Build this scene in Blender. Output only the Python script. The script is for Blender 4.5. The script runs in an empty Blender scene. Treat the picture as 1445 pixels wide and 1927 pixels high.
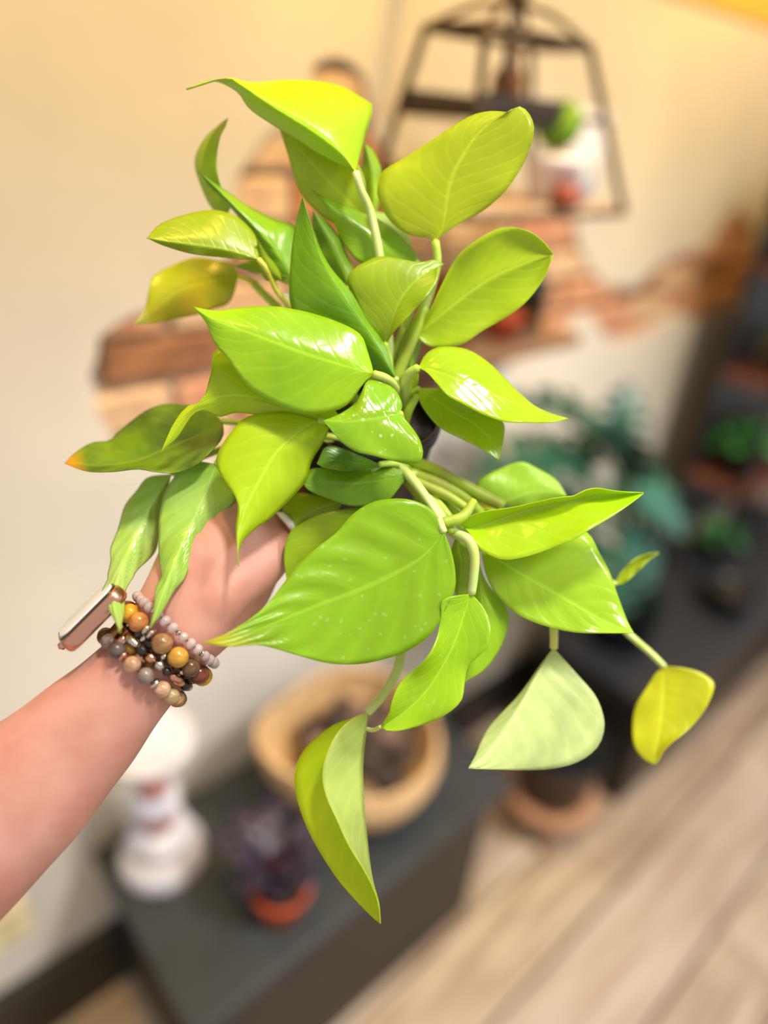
import bpy, bmesh, math, random
from mathutils import Vector, Matrix, noise
random.seed(7)
S = bpy.context.scene
C = S.collection
W, H, F = 1445, 1927, 1300.0          # frame and focal length in pixels
WALL = 0.87                            # the wall stands this far from the camera (room Y)

# ------------------------------------------------------------------ camera
def cam_axes(pitch=30, roll=5, az=46.3):
    p, r, a = map(math.radians, (pitch, roll, az))
    fx, fy = math.cos(a), math.sin(a)
    fwd = Vector((fx*math.cos(p), fy*math.cos(p), -math.sin(p)))
    right = Vector((fy, -fx, 0)); up = right.cross(fwd)
    return fwd, right*math.cos(r)+up*math.sin(r), -right*math.sin(r)+up*math.cos(r)
FWD, RT, UP = cam_axes()
O = Vector((0, 0, 1.6))
cd = bpy.data.cameras.new('camera'); co = bpy.data.objects.new('camera', cd); C.objects.link(co)
m = Matrix((RT, UP, -FWD)).transposed().to_4x4(); m.translation = O
co.matrix_world = m
cd.sensor_fit = 'VERTICAL'; cd.sensor_height = 36; cd.lens = F/H*36; cd.clip_start = .01
cd.dof.use_dof = True; cd.dof.focus_distance = .372; cd.dof.aperture_fstop = 1.35
S.camera = co

# ------------------------------------------------------------------ world, lights, exposure
w = bpy.data.worlds.new('world'); S.world = w; w.use_nodes = True
bg = w.node_tree.nodes['Background']; bg.inputs[0].default_value = (1, .97, .93, 1); bg.inputs[1].default_value = .48
S.view_settings.view_transform = 'Standard'; S.view_settings.look = 'None'
S.view_settings.exposure = .46; S.view_settings.gamma = 1; S.view_settings.use_curve_mapping = False
def lamp(name, kind, loc, target, power, col, size=.1, spot=60, blend=.6):
    l = bpy.data.lights.new(name, kind); l.energy = power; l.color = col
    o = bpy.data.objects.new(name, l); C.objects.link(o); o.location = loc
    if kind == 'AREA': l.shape = 'DISK'; l.size = size
    else: l.shadow_soft_size = size
    if kind == 'SPOT': l.spot_size = math.radians(spot); l.spot_blend = blend
    o.rotation_euler = (Vector(target)-Vector(loc)).to_track_quat('-Z', 'Y').to_euler()
    return o
lamp('track_spot_light', 'SPOT', (.38, .0, 2.55), (.25, .25, 1.38), 42, (1, .97, .9), .09, 58, .5)
lamp('room_spot_light', 'SPOT', (1.2, -.9, 2.8), (1.0, .45, .2), 225, (1, .97, .92), .25, 62, .7)
for s in (.15, .95, 1.8):
    lamp('wall_spot', 'SPOT', (s, .42, 2.45), (s+.05, .87, 1.75), 42, (1, .60, .09), .05, 95, .9)

# ------------------------------------------------------------------ pixel -> place
def ray(x, y): return FWD + RT*((x-W/2)/F) - UP*((y-H/2)/F)
def P(x, y, d): return O + ray(x, y)*d
def onY(x, y, Y): d = ray(x, y); return O + d*(Y/d.y)
def onZ(x, y, z): d = ray(x, y); return O + d*((z-O.z)/d.z)

# ------------------------------------------------------------------ materials
def srgb(r, g, b):
    f = lambda c: (c/255/12.92) if c/255 <= .04045 else ((c/255+.055)/1.055)**2.4
    return (f(r), f(g), f(b), 1)
MATS = {}
def mat(name, col, rough=.5, metal=0, col2=None, scale=20, stretch=(1, 1, 1), bump=0, spec=.5, sss=0, contrast=(.4, .65), trans=0, detail=4):
    if name in MATS: return MATS[name]
    m = bpy.data.materials.new(name); m.use_nodes = True; nt = m.node_tree; n = nt.nodes; b = n['Principled BSDF']
    b.inputs['Base Color'].default_value = col; b.inputs['Roughness'].default_value = rough
    b.inputs['Metallic'].default_value = metal; b.inputs['Specular IOR Level'].default_value = spec
    if trans: b.inputs['Transmission Weight'].default_value = trans
    if sss:
        b.inputs['Subsurface Weight'].default_value = sss; b.inputs['Subsurface Radius'].default_value = (1, .35, .2); b.inputs['Subsurface Scale'].default_value = .006
    if col2 or bump:
        tc = n.new('ShaderNodeTexCoord'); mp = n.new('ShaderNodeMapping'); mp.inputs['Scale'].default_value = stretch
        nz = n.new('ShaderNodeTexNoise'); nz.inputs['Scale'].default_value = scale; nz.inputs['Detail'].default_value = detail
        nt.links.new(tc.outputs['Object'], mp.inputs[0]); nt.links.new(mp.outputs[0], nz.inputs[0])
        if col2:
            r = n.new('ShaderNodeValToRGB'); r.color_ramp.elements[0].position = contrast[0]; r.color_ramp.elements[1].position = contrast[1]
            r.color_ramp.elements[0].color = col; r.color_ramp.elements[1].color = col2
            nt.links.new(nz.outputs[0], r.inputs[0]); nt.links.new(r.outputs[0], b.inputs['Base Color'])
        if bump:
            bp = n.new('ShaderNodeBump'); bp.inputs['Strength'].default_value = bump; bp.inputs['Distance'].default_value = .002
            nt.links.new(nz.outputs[0], bp.inputs['Height']); nt.links.new(bp.outputs[0], b.inputs['Normal'])
    MATS[name] = m; return m

def leaf_mat(col, col2=None, tip=None, speck=0, rough=.32, transl=.4, vein=.10, under=False, vscale=9.0):
    key = ('leaf', col, col2, tip, speck, rough, transl, vein, under)
    if key in MATS: return MATS[key]
    m = bpy.data.materials.new('leaf_underside' if under else 'leaf_surface'); m.use_nodes = True
    nt = m.node_tree; n = nt.nodes; L = nt.links; b = n['Principled BSDF']; out = n['Material Output']
    uv = n.new('ShaderNodeUVMap'); sep = n.new('ShaderNodeSeparateXYZ'); L.new(uv.outputs[0], sep.inputs[0])
    tc = n.new('ShaderNodeTexCoord')
    def math_(op, a, bb, c=None):
        q = n.new('ShaderNodeMath'); q.operation = op
        for i, v in enumerate((a, bb, c)):
            if v is None: continue
            if isinstance(v, (int, float)): q.inputs[i].default_value = v
            else: L.new(v, q.inputs[i])
        return q.outputs[0]
    al = sep.outputs[0]; ac = math_('ABSOLUTE', math_('MULTIPLY_ADD', sep.outputs[1], 2, -1), 0)
    nz = n.new('ShaderNodeTexNoise'); nz.inputs['Scale'].default_value = 28; nz.inputs['Detail'].default_value = 3; L.new(tc.outputs['Object'], nz.inputs[0])
    # side veins sweep forward from the midrib
    vw = math_('SINE', math_('MULTIPLY', math_('ADD', math_('SUBTRACT', al, math_('MULTIPLY', ac, .33)), math_('MULTIPLY', nz.outputs[0], .16)), vscale*6.283), 0)
    vw = math_('POWER', math_('MULTIPLY_ADD', vw, .5, .5), 6)
    mid = n.new('ShaderNodeMapRange'); mid.inputs[1].default_value = .015; mid.inputs[2].default_value = .05; mid.inputs[3].default_value = 1; mid.inputs[4].default_value = 0; L.new(ac, mid.inputs[0])
    def mix(f, a, bb):
        q = n.new('ShaderNodeMix'); q.data_type = 'RGBA'
        if isinstance(f, (int, float)): q.inputs[0].default_value = f
        else: L.new(f, q.inputs[0])
        for i, v in ((6, a), (7, bb)):
            if isinstance(v, tuple): q.inputs[i].default_value = v
            else: L.new(v, q.inputs[i])
        return q.outputs[2]
    c2 = col2 or tuple(min(1, x*.8) for x in col[:3])+(1,)
    rmp = n.new('ShaderNodeMapRange'); rmp.inputs[1].default_value = .42; rmp.inputs[2].default_value = .62; L.new(nz.outputs[0], rmp.inputs[0])
    cc = mix(rmp.outputs[0], col, c2)
    light = tuple(min(1, x*1.25+.04) for x in col[:3])+(1,)
    cc = mix(math_('MULTIPLY', vw, vein), cc, light)
    cc = mix(math_('MULTIPLY', mid.outputs[0], .55), cc, light)
    if tip:
        tr = n.new('ShaderNodeMapRange'); tr.inputs[1].default_value = tip[1]; tr.inputs[2].default_value = min(1, tip[1]+.12); L.new(math_('ADD', al, math_('MULTIPLY_ADD', nz.outputs[0], .1, -.05)), tr.inputs[0])
        cc = mix(tr.outputs[0], cc, tip[0])
    if speck:
        vo = n.new('ShaderNodeTexVoronoi'); vo.inputs['Scale'].default_value = 170; L.new(tc.outputs['Object'], vo.inputs[0])
        n2 = n.new('ShaderNodeTexNoise'); n2.inputs['Scale'].default_value = 60; L.new(tc.outputs['Object'], n2.inputs[0])
        sp = math_('MULTIPLY', math_('LESS_THAN', math_('ADD', vo.outputs[0], math_('MULTIPLY', nz.outputs[0], .2)), .27), math_('GREATER_THAN', n2.outputs[0], .52))
        cc = mix(math_('MULTIPLY', sp, speck), cc, srgb(215, 240, 180))
    L.new(cc, b.inputs['Base Color']); b.inputs['Roughness'].default_value = rough; b.inputs['Specular IOR Level'].default_value = .5
    n3 = n.new('ShaderNodeTexNoise'); n3.inputs['Scale'].default_value = 70; n3.inputs['Detail'].default_value = 3; L.new(tc.outputs['Object'], n3.inputs[0])
    hgt = math_('ADD', math_('MULTIPLY', vw, -.10), math_('MULTIPLY', n3.outputs[0], .8))
    bp = n.new('ShaderNodeBump'); bp.inputs['Strength'].default_value = .55; bp.inputs['Distance'].default_value = .0012
    L.new(hgt, bp.inputs['Height']); L.new(bp.outputs[0], b.inputs['Normal'])
    t = n.new('ShaderNodeBsdfTranslucent'); ms = n.new('ShaderNodeMixShader'); ms.inputs[0].default_value = transl
    g = n.new('ShaderNodeGamma'); g.inputs[1].default_value = .9; L.new(cc, g.inputs[0]); L.new(g.outputs[0], t.inputs[0])
    L.new(b.outputs[0], ms.inputs[1]); L.new(t.outputs[0], ms.inputs[2]); L.new(ms.outputs[0], out.inputs[0])
    MATS[key] = m; return m

# ------------------------------------------------------------------ object helpers
def tag(o, label=None, cat=None, group=None, kind=None):
    for k, v in (('label', label), ('category', cat), ('group', group), ('kind', kind)):
        if v: o[k] = v
    return o
def link(name, me, mats, parent=None, smooth=True):
    o = bpy.data.objects.new(name, me); C.objects.link(o)
    if not me.materials:
        for q in (mats if isinstance(mats, (list, tuple)) else [mats]): me.materials.append(q)
    if parent:
        o.parent = parent; o.matrix_parent_inverse = root_matrix(parent).inverted()
    if smooth: me.polygons.foreach_set('use_smooth', [True]*len(me.polygons))
    return o
def root_matrix(o):
    m = o.matrix_basis.copy()
    if o.parent: m = root_matrix(o.parent) @ o.matrix_parent_inverse @ m
    return m
def empty(name, loc, label, cat, group=None):
    o = bpy.data.objects.new(name, None); C.objects.link(o); o.location = loc; o.empty_display_size = .02
    return tag(o, label, cat, group)
def pydata(name, v, f):
    me = bpy.data.meshes.new(name); me.from_pydata([tuple(x) for x in v], [], f); me.update(); return me
def bmesh_to(name, bm):
    bmesh.ops.recalc_face_normals(bm, faces=bm.faces[:])
    me = bpy.data.meshes.new(name); bm.to_mesh(me); bm.free(); return me
def box_mesh(name, lo, hi, bev=.003, seg=2):
    bm = bmesh.new(); bmesh.ops.create_cube(bm, size=1)
    lo, hi = Vector(lo), Vector(hi); c = (lo+hi)/2; d = hi-lo
    for v in bm.verts: v.co = Vector((v.co.x*d.x, v.co.y*d.y, v.co.z*d.z))+c
    if bev: bmesh.ops.bevel(bm, geom=bm.edges[:], offset=bev, segments=seg, affect='EDGES', profile=.5)
    return bmesh_to(name, bm)
def box(name, lo, hi, ma, parent=None, bev=.003): return link(name, box_mesh(name, lo, hi, bev), ma, parent, smooth=False)
def lathe(name, prof, ma, origin=(0, 0, 0), axis=None, parent=None, seg=40, closed=True):
    ax = (Vector(axis) if axis is not None else Vector((0, 0, 1))).normalized()
    q = Vector((0, 0, 1)).rotation_difference(ax); o = Vector(origin); v = []; f = []
    for r, z in prof:
        for k in range(seg):
            a = 2*math.pi*k/seg; v.append(o+q @ Vector((r*math.cos(a), r*math.sin(a), z)))
    for i in range(len(prof)-1):
        for k in range(seg):
            f.append((i*seg+k, i*seg+(k+1) % seg, (i+1)*seg+(k+1) % seg, (i+1)*seg+k))
    if closed:
        f.append(tuple(range(seg-1, -1, -1))); f.append(tuple((len(prof)-1)*seg+k for k in range(seg)))
    return link(name, pydata(name, v, f), ma, parent)
def cr(pts, n):
    """Catmull-Rom through points (tuples), n samples by chord length"""
    p = [Vector(q) for q in pts]
    if len(p) == 2: return [p[0].lerp(p[1], i/(n-1)) for i in range(n)]
    e = [p[0]*2-p[1]]+p+[p[-1]*2-p[-2]]
    raw = []
    for i in range(1, len(e)-2):
        a, b, c, d = e[i-1:i+3]
        for k in range(12):
            t = k/12
            raw.append(.5*((2*b)+(c-a)*t+(2*a-5*b+4*c-d)*t*t+(3*b-a-3*c+d)*t**3))
    raw.append(p[-1])
    ds = [0]
    for i in range(1, len(raw)): ds.append(ds[-1]+(raw[i]-raw[i-1]).length)
    out = []; j = 0
    for i in range(n):
        s = ds[-1]*i/(n-1)
        while j < len(ds)-2 and ds[j+1] < s: j += 1
        t = (s-ds[j])/max(1e-9, ds[j+1]-ds[j]); out.append(raw[j].lerp(raw[j+1], min(1, max(0, t))))
    return out
def tube_data(pts, radii, seg=10, n=None, caps=True):
    n = n or max(6, 5*len(pts))
    c = cr(pts, n); rr = [q.x for q in cr([(r, i*0, 0) for i, r in enumerate(radii)], n)] if len(radii) > 1 and max(radii) != min(radii) else [radii[0]]*n
    if len(radii) > 1 and max(radii) != min(radii):
        rr = []
        for i in range(n):
            t = i/(n-1)*(len(radii)-1); k = min(int(t), len(radii)-2); u = t-k; u = u*u*(3-2*u); rr.append(radii[k]*(1-u)+radii[k+1]*u)
    v = []; f = []; T = (c[1]-c[0]).normalized(); N = T.orthogonal().normalized()
    for i in range(n):
        T2 = (c[min(i+1, n-1)]-c[max(i-1, 0)]).normalized()
        N = (N-T2*N.dot(T2)).normalized(); B = T2.cross(N)
        for k in range(seg):
            a = 2*math.pi*k/seg; v.append(c[i]+(N*math.cos(a)+B*math.sin(a))*rr[i])
    for i in range(n-1):
        for k in range(seg): f.append((i*seg+k, i*seg+(k+1) % seg, (i+1)*seg+(k+1) % seg, (i+1)*seg+k))
    if caps:
        for i, s in ((0, -1), (n-1, 1)):
            tdir = (c[i]-c[i-s]).normalized(); idx = len(v); v.append(c[i]+tdir*rr[i]*.6)
            for k in range(seg):
                a, b = i*seg+k, i*seg+(k+1) % seg
                f.append((b, a, idx) if s < 0 else (a, b, idx))
    return v, f
def tube(name, pts, radii, ma, parent=None, seg=10, n=None):
    v, f = tube_data(pts, radii if isinstance(radii, (list, tuple)) else [radii], seg, n); return link(name, pydata(name, v, f), ma, parent)

# ================================================================== THE ROOM
M_plaster = mat('plaster', srgb(206, 200, 190), .9, col2=srgb(190, 186, 180), scale=3.2, bump=.25, contrast=(.35, .7))
M_mortar = mat('mortar', srgb(172, 158, 140), .95, col2=srgb(140, 122, 104), scale=30, bump=.6)
M_black = mat('black_paint', srgb(26, 25, 24), .45)
wx0, wx1 = -1.6, 3.6
wall = box('wall_back', (wx0, WALL+.022, 0), (wx1, WALL+.1, 2.8), M_mortar, bev=0); tag(wall, kind='structure')
hole_px = [(172, 700), (186, 632), (268, 586), (412, 556), (438, 420), (446, 335), (515, 250), (596, 190), (586, 122), (640, 102), (692, 150),
           (700, 250), (770, 340), (900, 405), (1078, 388), (1092, 478), (1130, 532), (1196, 542), (1250, 492), (1330, 462), (1392, 385), (1420, 440), (1400, 560),
           (1335, 606), (1272, 588), (1205, 634), (1146, 644), (1108, 588), (1060, 612), (1000, 676), (905, 700), (700, 800), (430, 862), (224, 838), (182, 775)]
hole = []
for i, (x, y) in enumerate(hole_px):
    a = onY(x, y, WALL); x2, y2 = hole_px[(i+1) % len(hole_px)]; b = onY(x2, y2, WALL)
    k = max(2, int((b-a).length/.03))
    for j in range(k):
        q = a.lerp(b, j/k); q += Vector((random.uniform(-1, 1), 0, random.uniform(-1, 1)))*.006; hole.append((q.x, q.z))
def flat_with_holes(name, outer, holes, y0, y1):
    cu = bpy.data.curves.new(name, 'CURVE'); cu.dimensions = '2D'; cu.fill_mode = 'BOTH'; cu.extrude = (y1-y0)/2
    for poly in [outer]+holes:
        s = cu.splines.new('POLY'); s.points.add(len(poly)-1); s.use_cyclic_u = True
        for p, q in zip(s.points, poly): p.co = (q[0], q[1], 0, 1)
    o = bpy.data.objects.new(name, cu); C.objects.link(o)
    dg = bpy.context.evaluated_depsgraph_get(); me = bpy.data.meshes.new_from_object(o.evaluated_get(dg)); bpy.data.objects.remove(o)
    me.transform(Matrix.Translation((0, (y0+y1)/2, 0)) @ Matrix.Rotation(math.pi/2, 4, 'X')); me.name = name
    return me
pm = flat_with_holes('plaster', [(wx0, .0), (wx1, .0), (wx1, 2.8), (wx0, 2.8)], [hole], WALL, WALL+.022)
plaster = link('plaster_skin', pm, M_plaster, wall, smooth=False)
# bricks laid in the bared patches
def inside(p, poly):
    c = False
    for i in range(len(poly)):
        (x1, y1), (x2, y2) = poly[i-1], poly[i]
        if (y1 > p[1]) != (y2 > p[1]) and p[0] < (x2-x1)*(p[1]-y1)/(y2-y1)+x1: c = not c
    return c
brick_cols = [((206, 178, 148), (186, 152, 122)), ((196, 148, 116), (170, 118, 88)), ((178, 122, 96), (190, 146, 120)), ((150, 104, 72), (120, 82, 56)), ((214, 188, 160), (190, 160, 132)), ((110, 70, 46), (90, 56, 36))]
brick_m = [mat('brick_%d' % i, srgb(*a), .9, col2=srgb(*b), scale=28, bump=.5) for i, (a, b) in enumerate(brick_cols)]
bh, bl, mo = .055, .19, .011
brick_me = [box_mesh('brick', (-bl/2, -.014, -bh/2), (bl/2, .014, bh/2), .005, 1) for _ in brick_m]
for me, q in zip(brick_me, brick_m): me.materials.append(q)
z0 = onY(300, 682, WALL).z
row = -9
while row < 9:
    z = z0+row*(bh+mo); x = wx0+(row % 2)*(bl+mo)/2
    while x < wx1:
        pts = [(x+a*bl*.5, z+b*bh*.5) for a in (-1, -.5, 0, .5, 1) for b in (-1, 0, 1)]
        if any(inside(p, hole) for p in pts):
            k = random.choice([0, 0, 1, 1, 2, 4, 4, 3])
            if row == 0 and x < .55: k = 5 if x < .3 else 3
            if x > 1.25: k = random.choice([1, 2, 2, 0, 3])
            o = bpy.data.objects.new('brick', brick_me[k]); C.objects.link(o); o.parent = wall
            o.location = (x, WALL+.019+random.uniform(-.004, .004), z+random.uniform(-.002, .002))
        x += bl+mo
    row += 1
base = box('baseboard_back', (wx0, WALL-.024, 0), (wx1, WALL-.0005, .185), M_black, bev=.004); tag(base, kind='structure')
# floor of broad boards running along the wall
M_sub = mat('floor_gap', srgb(70, 55, 42), .9)
floor = box('floor', (wx0, -1.8, -.06), (wx1, WALL+.05, -.022), M_sub, bev=0); tag(floor, kind='structure')
pl_cols = [((186, 164, 140), (138, 114, 94)), ((170, 142, 116), (198, 180, 156)), ((196, 176, 150), (152, 126, 102)), ((164, 138, 116), (188, 168, 148))]
pl_m = [mat('plank_%d' % i, srgb(*a), .6, col2=srgb(*b), scale=9, stretch=(.35, 3.2, 1), bump=.15, contrast=(.35, .62)) for i, (a, b) in enumerate(pl_cols)]
y = WALL-.02; r = 0
while y > -1.75:
    wd = (.17, .20, .18, .21)[r % 4]; x = wx0+random.uniform(-.6, 0)
    while x < wx1:
        ln = random.uniform(1.2, 2.2); a, b = max(x, wx0), min(x+ln, wx1)
        if b-a > .05: box('plank', (a+.001, y-wd+.004, -.022), (b-.001, y-.004, random.uniform(-.0015, 0)), pl_m[random.randrange(4)], floor, .002)
        x += ln
    y -= wd; r += 1
ob = onY(1290, 0, WALL).z
band = box('trim_1', (wx0, WALL-.004, ob), (wx1, WALL-.0003, 2.8), mat('ochre_paint', srgb(214, 166, 74), .9), bev=0); tag(band, kind='structure')
# wall outlet by the baseboard
oc = onY(12, 1738, WALL)
out = empty('wall_outlet', (oc.x, WALL, oc.z), 'small cream electrical outlet plate low on the wall beside the arm', 'outlet')
M_cream = mat('cream_plastic', srgb(226, 214, 172), .4)
box('plate', (oc.x-.038, WALL-.007, oc.z-.058), (oc.x+.038, WALL-.0002, oc.z+.058), M_cream, out, .004)
for dz in (-.02, .02): box('socket', (oc.x-.016, WALL-.0095, oc.z+dz-.014), (oc.x+.016, WALL-.0065, oc.z+dz+.014), mat('socket', srgb(190, 180, 140), .5), out, .003)

# ================================================================== PEDESTALS
M_slate = mat('slate_paint', srgb(44, 49, 52), .55, col2=srgb(38, 42, 45), scale=12)
M_umber = mat('umber_paint', srgb(48, 41, 33), .6, col2=srgb(40, 35, 29), scale=9)
PZ = .45
ped = empty('display_pedestal', (.53, .67, 0), 'low dark slate display pedestal under the basket and candlestick', 'pedestal')
box('top', (.172, .475, PZ-.035), (.885, .842, PZ), M_slate, ped, .004)
box('body', (.20, .50, 0), (.855, .835, PZ-.0352), M_umber, ped, .004)
P2 = .40
ped2 = empty('display_pedestal', (1.95, .6, 0), 'black display pedestal carrying the dark split-leaf plant', 'pedestal')
box('top', (1.36, .40, P2-.035), (2.72, .765, P2), mat('charcoal_paint', srgb(44, 44, 48), .5), ped2, .004)
box('body', (1.39, .43, 0), (2.70, .76, P2-.0352), M_black, ped2, .004)

# ================================================================== CANDLESTICK, BASKET, PURPLE PLANT
M_white = mat('worn_white_paint', srgb(206, 205, 212), .55, col2=srgb(184, 180, 190), scale=40, bump=.2)
M_worn = mat('worn_red_wood', srgb(196, 140, 126), .7, col2=srgb(176, 116, 100), scale=50)
cp = onZ(300, 1592, PZ); cp.y = min(cp.y, .75)
cp = Vector((.262, .752, PZ))
cs = empty('candlestick', cp, 'tall white turned candlestick with worn red edges on the dark pedestal', 'candlestick')
lathe('foot', [(.001, 0), (.070, 0), (.071, .004)], M_worn, cp, parent=cs)
lathe('base', [(.0712, .0042), (.072, .014), (.068, .034), (.056, .048), (.052, .052)], M_white, cp, parent=cs)
lathe('ring', [(.050, .0522), (.050, .057)], M_worn, cp, parent=cs)
lathe('tier', [(.050, .0572), (.0525, .066), (.050, .084), (.038, .096), (.030, .100)], M_white, cp, parent=cs)
lathe('shaft', [(.028, .1002), (.024, .112), (.023, .130), (.026, .142)], M_worn, cp, parent=cs)
lathe('collar', [(.030, .1422), (.039, .150), (.041, .160), (.037, .172), (.028, .180)], M_white, cp, parent=cs)
lathe('neck', [(.024, .1802), (.019, .192), (.018, .242), (.022, .256)], M_worn, cp, parent=cs)
lathe('dish', [(.024, .2562), (.040, .266), (.062, .276), (.068, .286), (.070, .296), (.064, .296), (.045, .286), (.001, .284)], M_white, cp, parent=cs, closed=False)
# basket: boat-lipped coil basket
M_rush = mat('woven_rush', srgb(200, 168, 124), .75, col2=srgb(172, 136, 92), scale=60, stretch=(1, 1, 3), bump=.6)
bc = Vector((.612, .655, PZ))
bk = empty('coil_basket', bc, 'tan woven bowl basket with sweeping pointed lip on the dark pedestal', 'basket')
nc = 15
for i in range(nc):
    t = i/(nc-1); r = .085+.066*math.sin(min(1, t*1.15)*math.pi*.5)-.006*max(0, t-.8)*5
    pts = []
    for k in range(49):
        a = 2*math.pi*k/48
        lift = .05*t*t*max(0, math.cos(a-math.radians(165)))**3+.025*t*t*max(0, math.cos(a-math.radians(60)))**2
        rr = r*(1+.30*t*t*max(0, math.cos(a-math.radians(165)))**6)
        pts.append(bc+Vector((rr*math.cos(a), rr*math.sin(a), .006+t*.152+lift)))
    v, f = tube_data(pts, [.0066], 6, 49, caps=False); link('coil', pydata('coil', v, f), M_rush, bk)
lathe('basket_floor', [(.001, 0), (.088, 0), (.09, .008), (.001, .009)], M_rush, bc, parent=bk, closed=False)
M_dark = mat('dried_pod', srgb(64, 50, 44), .8, col2=srgb(38, 30, 28), scale=50, bump=.7)
M_pod2 = mat('dusky_pod', srgb(132, 104, 92), .8, col2=srgb(90, 68, 62), scale=50, bump=.7)
for k in range(16):
    a = k*2.4; rr = .098*math.sqrt((k+.5)/16); c = bc+Vector((rr*math.cos(a), rr*math.sin(a), .132+.03*(1-rr/.1)+random.uniform(0, .012)))
    ax = Vector((random.uniform(-1, 1), random.uniform(-1, 1), random.uniform(.2, 1)))
    tag(lathe('dried_pod', [(.001, -.03), (.012, -.026), (.022, -.014), (.026, 0), (.021, .014), (.012, .024), (.014, .03), (.003, .026)], M_pod2 if k in (3, 5, 9) else M_dark, c, ax, seg=12),
        'dark dried seed pod heaped in the tan basket', 'seed pod', 'seed pods in the basket')
# generic leaf for the plants behind
def leaf_grid(name, base, d, up, length, width, ma, parent, droop=.5, fold=.25, slits=0, nu=12, nv=4, holes=False):
    d = Vector(d).normalized(); up = Vector(up); side = d.cross(up).normalized(); nrm = side.cross(d).normalized(); v = []; f = []
    for i in range(nu+1):
        t = i/nu; wd = width*.5*(math.sin(math.pi*t**.72)**.8 if 0 < t < 1 else .02)
        ang = droop*t; c = Vector(base)+d*(length*(math.sin(droop*t)/droop if droop else t))-nrm*(length*(1-math.cos(droop*t))/droop if droop else 0)
        for j in range(-nv, nv+1):
            q = j/nv; v.append(c+side*(wd*q)+nrm*(fold*wd*abs(q)))
    m = 2*nv+1
    for i in range(nu):
        for j in range(2*nv):
            if slits and i % 3 == 1 and abs(j+.5-nv) > nv*.42 and .1 < i/nu < .9: continue
            f.append((i*m+j, i*m+j+1, (i+1)*m+j+1, (i+1)*m+j))
    o = link(name, pydata(name, v, f), ma, parent); s = o.modifiers.new('thickness', 'SOLIDIFY'); s.thickness = .0009
    return o
def pot_profile(r0, r1, h, rim=.008, t=.004):
    return [(.001, 0), (r0, 0), (r1, h-rim*1.6), (r1+.003, h-rim*1.5), (r1+.004, h), (r1-t*.4, h), (r1-t, h-.012), (r0*.5, h-.014), (.001, h-.014)]
M_terra = mat('terracotta', srgb(196, 84, 40), .75, col2=srgb(180, 72, 34), scale=30)
M_soil = mat('soil', srgb(48, 36, 28), .95, col2=srgb(26, 20, 16), scale=120, bump=.8)
M_purple = mat('purple_leaf', srgb(46, 36, 58), .4, col2=srgb(30, 24, 42), scale=40)
pc = Vector((.372, .552, PZ))
pp = empty('purple_houseplant', pc, 'small dark purple leafy plant in an orange clay pot', 'houseplant')
lathe('pot', pot_profile(.034, .046, .072), M_terra, pc, parent=pp, closed=False)
lathe('soil', [(.001, .056), (.041, .0595), (.001, .061)], M_soil, pc, parent=pp, closed=False)
for k in range(20):
    a = k*2.399; e = 1.0+.55*(k/20); d = Vector((math.cos(a)*math.cos(e), math.sin(a)*math.cos(e)+.25, math.sin(e))).normalized()
    st = pc+Vector((math.cos(a)*.010, math.sin(a)*.010, .058)); mid = st+d*(.045+.055*random.random())
    l = leaf_grid('leaf', mid, d+Vector((math.cos(a), math.sin(a), -.2))*.6, (0, 0, 1), .050, .042, M_purple, pp, .8, .3, nu=7, nv=2)
    tube('stem', [st, st.lerp(mid, .5)+Vector((0, 0, .003)), mid], .0016, M_purple, l, 6)

# ================================================================== PLANT ON STOOL BESIDE THE PEDESTAL
M_wood = mat('stool_wood', srgb(178, 132, 96), .7, col2=srgb(150, 100, 66), scale=14, stretch=(1, 6, 1), bump=.2)
sc = Vector((1.185, .535, 0))
st = empty('wooden_stool', sc, 'small round wooden stool under the black pot beside the pedestal', 'stool')
lathe('seat', [(.001, .118), (.118, .118), (.122, .124), (.122, .136), (.118, .14), (.001, .14)], M_wood, sc, parent=st, closed=False)
for k in range(4):
    a = math.pi/4+k*math.pi/2; tube('leg', [sc+Vector((.07*math.cos(a), .07*math.sin(a), .119)), sc+Vector((.095*math.cos(a), .095*math.sin(a), .004))], [.011, .008], M_wood, st, 8)
M_bpot = mat('black_plastic', srgb(20, 24, 26), .35, col2=srgb(14, 16, 18), scale=30)
fp = empty('black_planter', (sc.x, sc.y, .14), 'wide black planter standing on the round wooden stool', 'planter')
lathe('pot', pot_profile(.090, .108, .17), M_bpot, (sc.x, sc.y, .1402), parent=fp, closed=False)
lathe('soil', [(.001, .152), (.098, .152), (.001, .155)], M_soil, (sc.x, sc.y, .1402), parent=fp, closed=False)

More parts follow.
